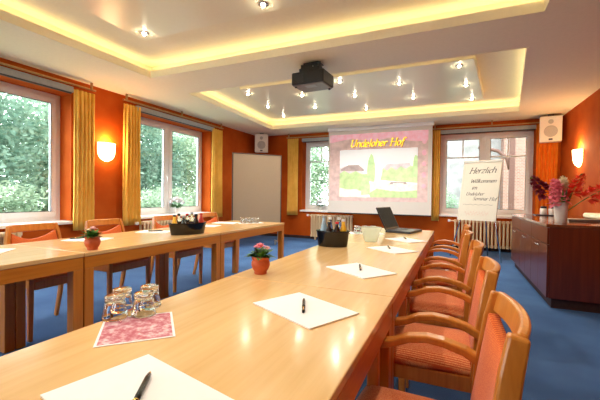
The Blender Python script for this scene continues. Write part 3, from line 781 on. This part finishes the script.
for txt, lx, lz, ls_, nb_ in (('Herzlich', -.20, .86, .066, .011), ('Willkommen', -.165, .68, .043, .008), ('im', -.13, .555, .045, .008), ('Undeloher', -.215, .445, .036, .006), ('Seminar Hof', -.09, .355, .038, .006)):
    mb = MB(); lettering(mb, txt, lx, lz, ls_, .35, nb_, yy, 0, .06, rnd); mb.build('handwriting', 'ink', pad)
mb = MB(); pts = [(-.25+.5*i/40, .275+.006*sin(i*.8)) for i in range(41)]
for p, q in zip(pts, pts[1:]): flat(mb, [(p[0], p[1]-.002), (q[0], q[1]-.002), (q[0], q[1]+.002), (p[0], p[1]+.002)], yy, 0)
mb.build('underline', 'ink', pad)
mb = MB(); pts = [(-.20+.40*i/60, .115+.030*sin(i*.9)+.018*sin(i*2.3)) for i in range(61)]
for p, q in zip(pts, pts[1:]): flat(mb, [(p[0], p[1]-.003), (q[0], q[1]-.003), (q[0], q[1]+.003), (p[0], p[1]+.003)], yy, 0)
mb.build('red_flourish', 'ink_red', pad)
ct, st = cos(lean), sin(lean)
for pts in ([(-Wd/2+.05, .03+st*.05, .74), (-Wd/2-.13, .03, 0)], [(Wd/2-.03, .03+st*.05, .74), (Wd/2+.10, -.02, 0)]):
    hi = Vector((pts[0][0]*.55, .03+st*.95, .70+ct*.95)); lo = Vector(pts[1]); lo.z = .008
    MB().tube([hi, Vector(pts[0]), lo], .011, 10).build('leg', 'chrome', t, smooth=True)
MB().tube([(0, .03+st*.95, .70+ct*.95), (.0, .62, .008)], .011, 10).build('leg', 'chrome', t, smooth=True)

# ------------------------------------------------------------------ loudspeakers
def speaker(loc, rz, tilt, w, d, h, blen, label):
    t = thing('loudspeaker', label, 'loudspeaker', loc, rz, 'white wall loudspeakers'); t.rotation_euler = (R(tilt), 0, rz)
    mb = MB(); mb.box(-w/2, 0, -h/2, w/2, d, h/2); mb.build('cabinet', 'speaker_white', t, bevel=.012)
    def disc(nm, mt, cz, r, proud):
        mb = MB(); mb.lathe([(0, 0), (r*.86, .002), (r, .006), (r, .001), (0, .001)], 28)
        bmesh.ops.transform(mb.bm, matrix=Matrix.Translation((0, -proud, cz)) @ Matrix.Rotation(pi/2, 4, 'X'), verts=mb.bm.verts); mb.build(nm, mt, t, smooth=True)
    disc('woofer', 'speaker_cloth', -.045, .105*w/.34, .001); disc('tweeter', 'speaker_cloth', h*.28, .042*w/.34, .001)
    MB().box(-.03, -.006, -h/2+.03, .03, -.001, -h/2+.06).build('badge', 'dark_grey', t)
    MB().box(-.05, d*.35, h/2-.005, .05, d*.65, CZ-loc[2]-.006).build('ceiling_bracket', 'dark_grey', t)
speaker((-4.50, 7.66, 2.40), R(28), 4, .33, .20, .46, .36, 'white loudspeaker high in the left corner above the pinboard')
speaker((1.585, 7.72, 2.375), R(-10), 2, .34, .22, .47, .21, 'white loudspeaker high in the right corner above the orange curtain')

# ------------------------------------------------------------------ wall lamps
def sconce(loc, rz, label, s=1.0):
    t = thing('wall_lamp', label, 'wall lamp', loc, rz, 'lit glass wall lamps'); t.scale = (s, s, s)
    mb = MB(); n = 16; rows = []
    for i in range(9):                                  # half-bowl, flat open top, rounded below; wall at y=0, bulging to -y
        q = i/8; z = .13-.28*q
        w = .142*max(.03, 1-max(0, (q-.42)/.58)**2.2)**.5
        dd = .10*(w/.142)**.7*(1-.25*q)
        rows.append([mb.bm.verts.new((w*cos(pi*k/n), -dd*sin(pi*k/n)-.004, z)) for k in range(n+1)])
    for A, B in zip(rows, rows[1:]):
        for k in range(n): mb.bm.faces.new((A[k], A[k+1], B[k+1], B[k]))
    bmesh.ops.remove_doubles(mb.bm, verts=mb.bm.verts, dist=1e-5)
    o = mb.build('glass_shade', 'sconce_glow', t, smooth=True)
    MB().box(-.06, -.012, -.06, .06, 0, .06).build('back_plate', 'white_frame', t)
    l = bpy.data.lights.new('wall_lamp_light', 'POINT'); l.energy = LAMP; l.color = (1, .66, .30); l.shadow_soft_size = .05
    lo = bpy.data.objects.new('wall_lamp_light', l); COL.objects.link(lo); lo.parent = t; lo.location = (0, -.075, .17)
    l2 = bpy.data.lights.new('wall_lamp_light', 'POINT'); l2.energy = LAMP*.45; l2.color = (1, .66, .30); l2.shadow_soft_size = .05
    lo = bpy.data.objects.new('wall_lamp_light', l2); COL.objects.link(lo); lo.parent = t; lo.location = (0, -.16, -.05)
LAMP = 9
sconce((LX+.0005, 3.645, 1.72), pi/2, 'lit bowl shaped wall lamp on the window wall between two yellow curtains')
sconce((RX-.0005, 7.0, 1.76), -pi/2, 'lit bowl shaped wall lamp on the right wall above the gladioli')

# ------------------------------------------------------------------ projector on the ceiling
t = thing('projector', 'dark video projector hanging from the ceiling', 'projector', (-1.57, 3.84, 0), R(-4))
MB().box(-.10, -.05, CZ-.012, .10, .10, CZ-.0005).build('mount_plate', 'black', t, bevel=.003)
mb = MB(); mb.tube([(0, 0, CZ-.012), (0, 0, 2.53)], .03, 14); mb.box(-.12, -.11, 2.53, .14, .10, 2.58); mb.box(-.11, -.09, 2.58, .10, .06, 2.628); mb.tube([(.12, -.05, 2.53), (.12, -.05, CZ-.012)], .012, 8); mb.tube([(-.08, .05, 2.53), (-.08, .05, CZ-.012)], .012, 8)
mb.build('mount_bracket', 'black', t, bevel=.004)
MB().tube([(.05, -.085, 2.60), (.05, -.10, 2.56), (.10, -.105, 2.53)], .006).build('cable', 'cassette_grey', t, smooth=True)
MB().box(-.20, -.15, 2.385, .21, .16, 2.53).build('body', 'black', t, bevel=.014)
MB().box(-.185, -.135, 2.374, .195, .145, 2.386).build('bottom_cover', 'mid_grey', t, bevel=.006)
MB().box(-.05, -.10, 2.371, .08, -.02, 2.3745).build('lamp_hatch', 'cassette_grey', t, bevel=.002)
mb = MB()
for k in range(9): mb.box(-.18, -.153, 2.405+k*.012, -.04, -.149, 2.410+k*.012)
mb.build('vent_grille', 'dark_grey', t)
mb = MB(); mb.tube([(.10, .155, 2.45), (.10, .19, 2.45)], .035, 20); mb.build('lens', 'black_gloss', t, smooth=False)
for (fx, fy) in ((-.16, -.11), (.17, .12)):
    MB().tube([(fx, fy, 2.374), (fx, fy, 2.362)], .014, 12).build('foot', 'black', t)

# ------------------------------------------------------------------ recessed spotlights
def make_spot(label):
    t = thing('ceiling_spotlight', label, 'spotlight', (0, 0, 0))
    mb = MB(); mb.lathe([(.022, 0), (.042, 0), (.044, -.004), (.040, -.008), (.026, -.010), (.022, -.004)], 20); mb.build('trim_ring', 'chrome', t, smooth=True)
    mb = MB(); mb.lathe([(0, -.028), (.010, -.026), (.016, -.018), (.018, -.006), (0, -.004)], 14); mb.build('bulb', 'bulb_glow', t, smooth=True)
    return t
S2 = [(-3.15, 4.91), (-3.25, 5.76), (-3.32, 6.55), (-2.35, 5.31), (-2.44, 6.12), (-1.56, 4.87), (-1.55, 5.66), (-1.57, 6.57), (-.78, 5.28), (-.67, 6.12), (.02, 4.85), (.12, 5.72), (.23, 6.55)]
N2 = ['leftmost column, nearest the camera', 'leftmost column, middle', 'leftmost column, nearest the screen', 'second column, nearer one', 'second column, farther one', 'centre column, nearest, right of the projector', 'centre column, middle', 'centre column, nearest the screen',
      'fourth column, nearer one', 'fourth column, farther one', 'rightmost column, nearest the camera', 'rightmost column, middle', 'rightmost column, nearest the flip chart']
S1 = [(-2.98, 2.66), (-1.56, 2.66), (-.15, 2.66), (-2.98, 1.35), (-1.56, 1.35), (-.15, 1.35), (-2.98, .05), (-1.56, .05), (-.15, .05)]
N1 = ['lit spotlight in the near ceiling panel at its left corner', 'lit spotlight in the near ceiling panel at the top edge of the photo'] + ['lit spotlight in the near ceiling panel outside the photo']*7
sp = None
SPOT = 24
PZ = 2.765
for (xy, lab, grp) in [(a, 'lit spotlight in the far ceiling panel, '+b, 'spotlights in the far ceiling panel') for a, b in zip(S2, N2)] + [(a, b, 'spotlights in the near ceiling panel') for a, b in zip(S1, N1)][:2]:
    if sp is None: sp = make_spot(lab); sp.location = (xy[0], xy[1], PZ); sp['group'] = grp
    else: dup(sp, (xy[0], xy[1], PZ), 0, lab, grp)
for x, y in S2+S1:
    l = bpy.data.lights.new('spot_beam', 'SPOT'); l.energy = SPOT; l.color = (1, .93, .82); l.spot_size = R(146); l.spot_blend = .6; l.shadow_soft_size = .03
    lo = bpy.data.objects.new('spot_beam', l); COL.objects.link(lo); lo.location = (x, y, PZ-.045)
# cove lamps in the troughs behind the lips
COVE = .6
for T in (T1, T2):
    M = off(T, .095)
    for i in range(4):
        a, b = Vector(M[i]), Vector(M[(i+1) % 4])
        l = bpy.data.lights.new('cove_tube', 'AREA'); l.shape = 'RECTANGLE'; l.size = (b-a).length*.97; l.size_y = .05; l.energy = COVE*(b-a).length; l.color = (1, .81, .50)
        lo = bpy.data.objects.new('cove_tube', l); COL.objects.link(lo); lo.location = ((a.x+b.x)/2, (a.y+b.y)/2, CZ+.05)
        ang = math.atan2(b.y-a.y, b.x-a.x); lo.rotation_euler = (pi, 0, ang)

# ------------------------------------------------------------------ sideboard with flowers
X0, X1, Y0, Y1, HT = .85, 1.83, 4.18, 6.56, .84
t = thing('sideboard', 'dark reddish wooden sideboard along the right wall', 'sideboard', (X0, Y0, 0))
w, L = X1-X0, Y1-Y0
MB().box(.02, 0, .10, w, L, HT-.03).build('body', 'mahogany', t, bevel=.002)
MB().box(-.012, -.015, HT-.03, w, L+.015, HT).build('counter', 'mahogany_top', t, bevel=.004)
MB().box(.05, .03, 0, w, L-.03, .10).build('plinth', 'base_dark', t)
n = 3; u = L/n
for k in range(n):
    a, b = k*u+.004, (k+1)*u-.004
    MB().box(0, a, HT-.20, .0195, b, HT-.037).build('drawer', 'mahogany', t, bevel=.0015)
    for q, (c0, c1) in enumerate(((a, (a+b)/2-.002), ((a+b)/2+.002, b))):
        d = MB().box(0, c0, .105, .0195, c1, HT-.207).build('door', 'mahogany', t, bevel=.0015)
        hy = (c1-.05) if q == 0 else (c0+.05)
        MB().tube([(0, hy-.035, HT-.245), (-.022, hy-.03, HT-.245), (-.022, hy+.03, HT-.245), (0, hy+.035, HT-.245)], .0055, 8).build('handle', 'chrome', d, smooth=True)
# vase
VZ = HT+.0005
t = thing('flower_vase', 'tall cream ceramic vase on the sideboard', 'vase', (1.035, 4.53, VZ))
mb = MB(); mb.lathe([(0, 0), (.050, 0), (.055, .006), (.060, .10), (.066, .205), (.069, .216), (.065, .218), (.060, .20), (.053, .02), (0, .015)], 28); mb.build('vase_body', 'porcelain', t, smooth=True)
for zz in (.195,):
    mb = MB(); mb.lathe([(.0665, zz-.01), (.0685, zz), (.0672, zz+.01)], 28); mb.build('vase_band', 'stone_pale', t, smooth=True)
def gladiolus(base, tip, mat, label, nb, f0=.35, size=.048, tipmat=None, seed=0):
    rnd = random.Random(seed); b = Vector(base); tp = Vector(tip)
    t = thing('gladiolus', label, 'flower', b, 0, 'gladioli in the vase'); v = tp-b
    def at(q): return v*q + Vector((0, 0, 1))*v.length*.06*sin(pi*q) - Vector((0, 0, 1))*0
    pts = [at(i/12) for i in range(13)]
    MB().tube(pts, [.0055-.0035*i/12 for i in range(13)], 8).build('stem', 'stem_green', t, smooth=True)
    d = v.normalized(); side = d.cross(Vector((0, -1, .2))).normalized()
    for k in range(nb):
        q = f0+(1-f0)*k/nb; r = size*(1-.55*(k/nb)**1.3)
        c = at(q) + side*(r*.55*(1 if k % 2 else -1)) + Vector((0, -r*.5, 0))
        mb = MB(); ax = (side*(1 if k % 2 else -1)*.8 + Vector((0, -.8, 0)) + d*.5).normalized()
        u1 = ax.orthogonal().normalized(); u2 = ax.cross(u1)
        for i in range(6):
            a = 2*pi*i/6 + rnd.uniform(-.2, .2); dd = (ax*.55 + (u1*cos(a)+u2*sin(a))*.85)
            leaf(mb, c-ax*r*.3, dd, r*rnd.uniform(1.05, 1.3), r*.95, 0, .05)
        for i in range(4):
            a = 2*pi*i/4+.4; leaf(mb, c-ax*r*.2, ax*.9+(u1*cos(a)+u2*sin(a))*.5, r*.9, r*.6, 0, 0)
        mb.build('blossom', mat, t)
    mb = MB()
    for i in range(4):
        q = .93+.022*i; p = at(q); sph(mb, p+side*(.008 if i % 2 else -.008), .009-.001*i, 8, 5, sz=1.6)
    mb.build('buds', tipmat or 'stem_green', t)
vb = Vector((1.035, 4.53, VZ+.20))
def vp(x, y, z): return (1.035+x, 4.53+y, VZ+z)
gladiolus(vp(-.02, 0, .10), vp(-.27, .06, .49), 'petal_wine', 'dark wine-red gladiolus spike leaning left out of the cream vase', 8, .50, .075, seed=1)
gladiolus(vp(-.008, -.015, .10), vp(-.07, -.02, .46), 'petal_pink', 'pink gladiolus spike, tallest in the middle of the vase', 11, .30, .085, seed=2)
gladiolus(vp(.01, .02, .10), vp(.03, .06, .50), 'petal_white', 'creamy white gladiolus spike behind the pink one', 7, .55, .062, seed=3)
gladiolus(vp(.02, -.01, .10), vp(.185, .02, .52), 'petal_red', 'upright red gladiolus spike right of the vase middle', 8, .42, .07, seed=4)
gladiolus(vp(.03, .0, .10), vp(.47, -.04, .42), 'petal_red', 'red gladiolus spike leaning far right out of the vase', 9, .42, .075, seed=5)
t = thing('vase_greenery', 'green sword leaves standing in the cream vase', 'leaves', vp(0, 0, .08)); mb = MB(); rnd = random.Random(5)
for i in range(11):
    a = rnd.uniform(0, 6.28); leaf(mb, (cos(a)*.03, sin(a)*.03, .02), (cos(a)*.3, sin(a)*.3, 1), rnd.uniform(.20, .30), .028, i % 2, .0)
mb.build('sword_leaves', ['leaf', 'leaf_dark'], t)
# tray with two jars, flat papers, folded cloth
tag(MB().box(-.17, -.11, 0, .17, .11, .012).build('serving_tray', 'dark_grey', bevel=.004, loc=(1.27, 6.26, VZ)), 'dark serving tray at the far end of the sideboard', 'tray')
for dx, l in ((-.052, 'left one of the pair'), (.052, 'right one of the pair')):
    t = thing('jar', 'white jar with dark lid on the serving tray, '+l, 'jar', (1.27+dx, 6.26, VZ+.0125), 0, 'jars on the serving tray')
    mb = MB(); mb.lathe([(0, 0), (.042, 0), (.045, .005), (.045, .085), (.038, .095), (0, .095)], 20); mb.build('jar_body', 'porcelain', t, smooth=True)
    mb = MB(); mb.lathe([(0, .094), (.040, .094), (.040, .122), (.036, .126), (0, .126)], 20); mb.build('jar_lid', 'black', t, smooth=True)
tag(MB().box(-.15, -.11, 0, .15, .11, .025).build('folder_stack', 'mid_grey', bevel=.003, loc=(1.32, 4.98, VZ), rot=(0, 0, R(8))), 'flat grey folder lying on the sideboard right of the vase', 'folder')
tag(MB().box(-.11, -.45, 0, .11, .45, .07).build('folded_cloth', 'petal_white', bevel=.03, loc=(1.70, 5.45, VZ), seg=4), 'cream folded cloth along the wall on the sideboard', 'cloth')

# ------------------------------------------------------------------ flowers on the sills
def hydrangea(loc, label, s=1):
    t = thing('sill_flower', label, 'potted plant', loc, 0, 'white flowers on the window sills'); t.scale = (s, s, s)
    mb = MB(); mb.lathe([(0, 0), (.040, 0), (.044, .004), (.05, .07), (.062, .15), (.058, .155), (.045, .07), (0, .06)], 24); mb.build('pot', 'white_frame', t, smooth=True)
    rnd = random.Random(9); mb = MB()
    for i in range(30):
        a = rnd.uniform(0, 6.28); e = rnd.uniform(0, .7); leaf(mb, (cos(a)*.02, sin(a)*.02, .15), (cos(a)*cos(e), sin(a)*cos(e), sin(e)), rnd.uniform(.09, .14), .06, 0, .4)
    mb.build('leaves', 'leaf_dark', t)
    for k in range(9):
        a = 2.4*k; r = .028*k**.5*1.5; c = (r*cos(a), r*sin(a), .30-.010*k); mb = MB()
        for i in range(42):
            th = rnd.uniform(0, 6.28); ph = math.acos(rnd.uniform(-.5, 1)); dv = Vector((sin(ph)*cos(th), sin(ph)*sin(th), cos(ph)))
            leaf(mb, Vector(c)+dv*.032, dv+Vector((rnd.uniform(-.6, .6), rnd.uniform(-.6, .6), 0)), .022, .02, 0, 0)
        sph(mb, c, .034, 10, 6); mb.build('blossom', 'petal_grey', t)
hydrangea((-4.97, 5.24, .705), 'white flowers in a white pot on the side window sill')
hydrangea((-3.10, BY+.07, .725), 'white flowers in a white pot on the back sill, left of the screen', .8)

# ------------------------------------------------------------------ outside
GZ = -.25
o = MB().box(-30, -14, GZ-.2, 16, 30, GZ).build('ground', 'gravel'); struct(o)
def tree(x, y, h, rx, ry, z0, mat, label, seed, n=3000, ls=.10, group='trees outside the windows'):
    rnd = random.Random(seed); t = thing('garden_tree', label, 'tree', (x, y, GZ), 0, group)
    MB().tube([(0, 0, -.02), (.05, .03, h*.4), (0, 0, h*.85)], [.12, .08, .03], 10).build('trunk', 'bark', t, smooth=True)
    mb = MB(); bl = []
    for k in range(44):
        th = rnd.uniform(0, 6.28); u = rnd.uniform(-1, 1); q = rnd.random()**.35
        s = (1-u*u)**.5
        bl.append((rx*q*s*cos(th), ry*q*s*sin(th), z0+(h-z0)*(.5+.5*q*u)))
    for i in range(n):
        c = bl[i % len(bl)]; dv = Vector((rnd.gauss(0, 1), rnd.gauss(0, 1), rnd.gauss(0, 1))).normalized()*rnd.uniform(.35, 1)*min(rx, ry)*.5
        p = Vector(c)+dv; p.z = max(.05, p.z)
        d = Vector((rnd.gauss(0, 1), rnd.gauss(0, 1), rnd.gauss(-.1, .6))).normalized(); sd = d.orthogonal().normalized(); L = ls*rnd.uniform(.7, 1.4); W = L*.5
        V = [mb.bm.verts.new(v) for v in (p, p+d*L*.5+sd*W/2, p+d*L, p+d*L*.5-sd*W/2)]; mb.bm.faces.new(V)
    mb.build('crown', mat, t)
spec = [(-12.2, 1.0, 5.0, 1.7, 1.7, .1, 'foliage_a', 'bluish green tree at the left photo edge in the nearest side window'),
        (-12.6, 4.4, 5.4, 1.8, 1.9, .1, 'foliage_c', 'darker green tree at the right of the nearest side window'),
        (-10.4, 4.9, 1.5, .8, 1.0, .0, 'foliage_b', 'low pale bush at the right of the nearest side window'),
        (-10.4, .9, 1.5, .8, 1.0, .0, 'foliage_b', 'low pale bush at the left photo edge outside'),
        (-10.6, 10.4, 1.6, .8, 1.0, .0, 'foliage_b', 'low pale bush low in the middle of the double window'),
        (-10.8, 12.6, 1.6, .8, 1.0, .0, 'foliage_b', 'low pale bush low in the right pane of the double window'),
        (-9.6, 3.0, 1.5, .8, 1.1, .0, 'foliage_b', 'low pale bush in the nearest side window'),
        (-12.4, 8.0, 5.2, 1.8, 1.9, .1, 'foliage_a', 'bluish green tree in the left pane of the double window'),
        (-9.4, 8.2, 1.4, .8, 1.1, .0, 'foliage_b', 'low pale bush behind the white flowers of the double window'),
        (-13.4, 11.6, 5.6, 1.9, 1.9, .1, 'foliage_c', 'darker tree between the panes of the double window'),
        (-12.6, 15.2, 5.6, 1.9, 1.9, .1, 'foliage_b', 'pale green tree in the right pane of the double window'),
        (-17.0, 6.2, 6.6, 2.4, 2.4, .1, 'foliage_a', 'tall tree far behind, between the two side windows'),
        (-17.6, 2.2, 6.4, 2.3, 2.3, .1, 'foliage_b', 'pale tall tree far back in the nearest side window'),
        (-18.0, 11.5, 6.8, 2.5, 2.5, .1, 'foliage_b', 'pale tall tree far back in the double window'),
        (-18.0, 17.5, 7.0, 2.6, 2.6, .1, 'foliage_a', 'tall tree far back in the right pane of the double window'),
        (-25.0, 0.5, 8.0, 2.9, 2.9, .1, 'foliage_b', 'farthest pale tree in the nearest side window'),
        (-25.0, 7.0, 8.2, 2.9, 2.9, .1, 'foliage_c', 'farthest dark tree between the side windows'),
        (-25.0, 14.5, 8.4, 3.0, 3.0, .1, 'foliage_a', 'farthest tree in the left pane of the double window'),
        (-24.0, 21.5, 8.4, 3.0, 3.0, .1, 'foliage_a', 'farthest tree in the right pane of the double window'),
        (-7.4, 15.4, 5.0, 1.8, 1.7, .1, 'foliage_b', 'pale green tree in the back window left of the screen'),
        (-9.6, 19.4, 6.4, 2.1, 2.0, .1, 'foliage_a', 'tall green tree far back in the window left of the screen'),
        (-4.2, 17.6, 5.0, 1.8, 1.7, .1, 'foliage_b', 'green tree outside the back window, behind the screen edge'),
        (-.9, 15.5, 1.9, .9, .8, .0, 'foliage_b', 'low pale bush outside behind the flip chart')]
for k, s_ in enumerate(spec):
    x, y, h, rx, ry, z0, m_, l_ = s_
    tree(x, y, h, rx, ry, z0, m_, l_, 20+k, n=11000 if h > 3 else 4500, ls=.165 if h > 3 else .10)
# neighbouring house seen through the back right window
t = thing('house', 'pale rendered house with brick corner outside the back right window', 'house', (0, 0, GZ))
MB().box(-.6, 17.0, 0, 9, 17.3, 6.2).build('house_wall', 'render_white', t)
MB().box(1.75, 16.0, 0, 4.6, 17.0, 6.2).build('brick_wall', 'brick', t)
MB().prism([(-1.2, 15.9), (9.2, 15.9), (9.2, 17.6), (-1.2, 17.6)], 6.1, 6.4).build('roof', 'roof_tile', t)
f = MB().box(.55, 16.95, 1.0, 1.6, 17.02, 2.4).build('window_frame', 'timber_brown', t)
MB().box(.62, 16.93, 1.07, 1.53, 16.955, 2.33).build('pane', 'window_glass', f)
t = thing('porch', 'brown timber porch post with curved bracket outside the back right window', 'porch', (1.45, 11.4, GZ))
MB().box(-.07, -.07, 0, .07, .07, 3.5).build('post', 'timber_brown', t, bevel=.01)
MB().box(-1.6, -.08, 3.5, .5, .08, 3.7).build('beam', 'timber_brown', t, bevel=.01)
MB().tube([(-.05, 0, 2.15), (-.12, 0, 2.45), (-.35, 0, 2.68), (-.85, 0, 2.82)], .05, 8).build('bracket', 'timber_brown', t, smooth=True)

# ------------------------------------------------------------------ daylight
w = bpy.data.worlds.new('sky'); SC.world = w; w.use_nodes = True
bg = w.node_tree.nodes['Background']; bg.inputs['Color'].default_value = (.86, .94, 1.0, 1); bg.inputs['Strength'].default_value = 8

# ------------------------------------------------------------------ camera
F_PX = 348.0
def dcam(x, y): return Vector((x-300, -(y-200), -F_PX)).normalized()
Yc = dcam(455, 197); Xc = -dcam(-480, 185); Xc = (Xc-Yc*Xc.dot(Yc)).normalized(); Zc = Xc.cross(Yc)
Mw = Matrix((Xc, Yc, Zc)).to_4x4(); Mw.translation = Vector((0, 0, 1.10))
cd = bpy.data.cameras.new('camera'); cam = bpy.data.objects.new('camera', cd); COL.objects.link(cam)
cd.sensor_fit = 'HORIZONTAL'; cd.sensor_width = 36; cd.lens = 36*F_PX/600; cd.clip_start = .02
cam.matrix_world = Mw
SC.camera = cam

SC.view_settings.view_transform = 'Standard'; SC.view_settings.look = 'None'; SC.view_settings.gamma = 1; SC.view_settings.exposure = 0.52
try: SC.view_settings.use_curve_mapping = False
except Exception: pass
SC.cycles.use_denoising = True
SC.cycles.max_bounces = 10; SC.cycles.diffuse_bounces = 6; SC.cycles.transparent_max_bounces = 16
SC.cycles.sample_clamp_indirect = 6
SC.cycles.caustics_reflective = False
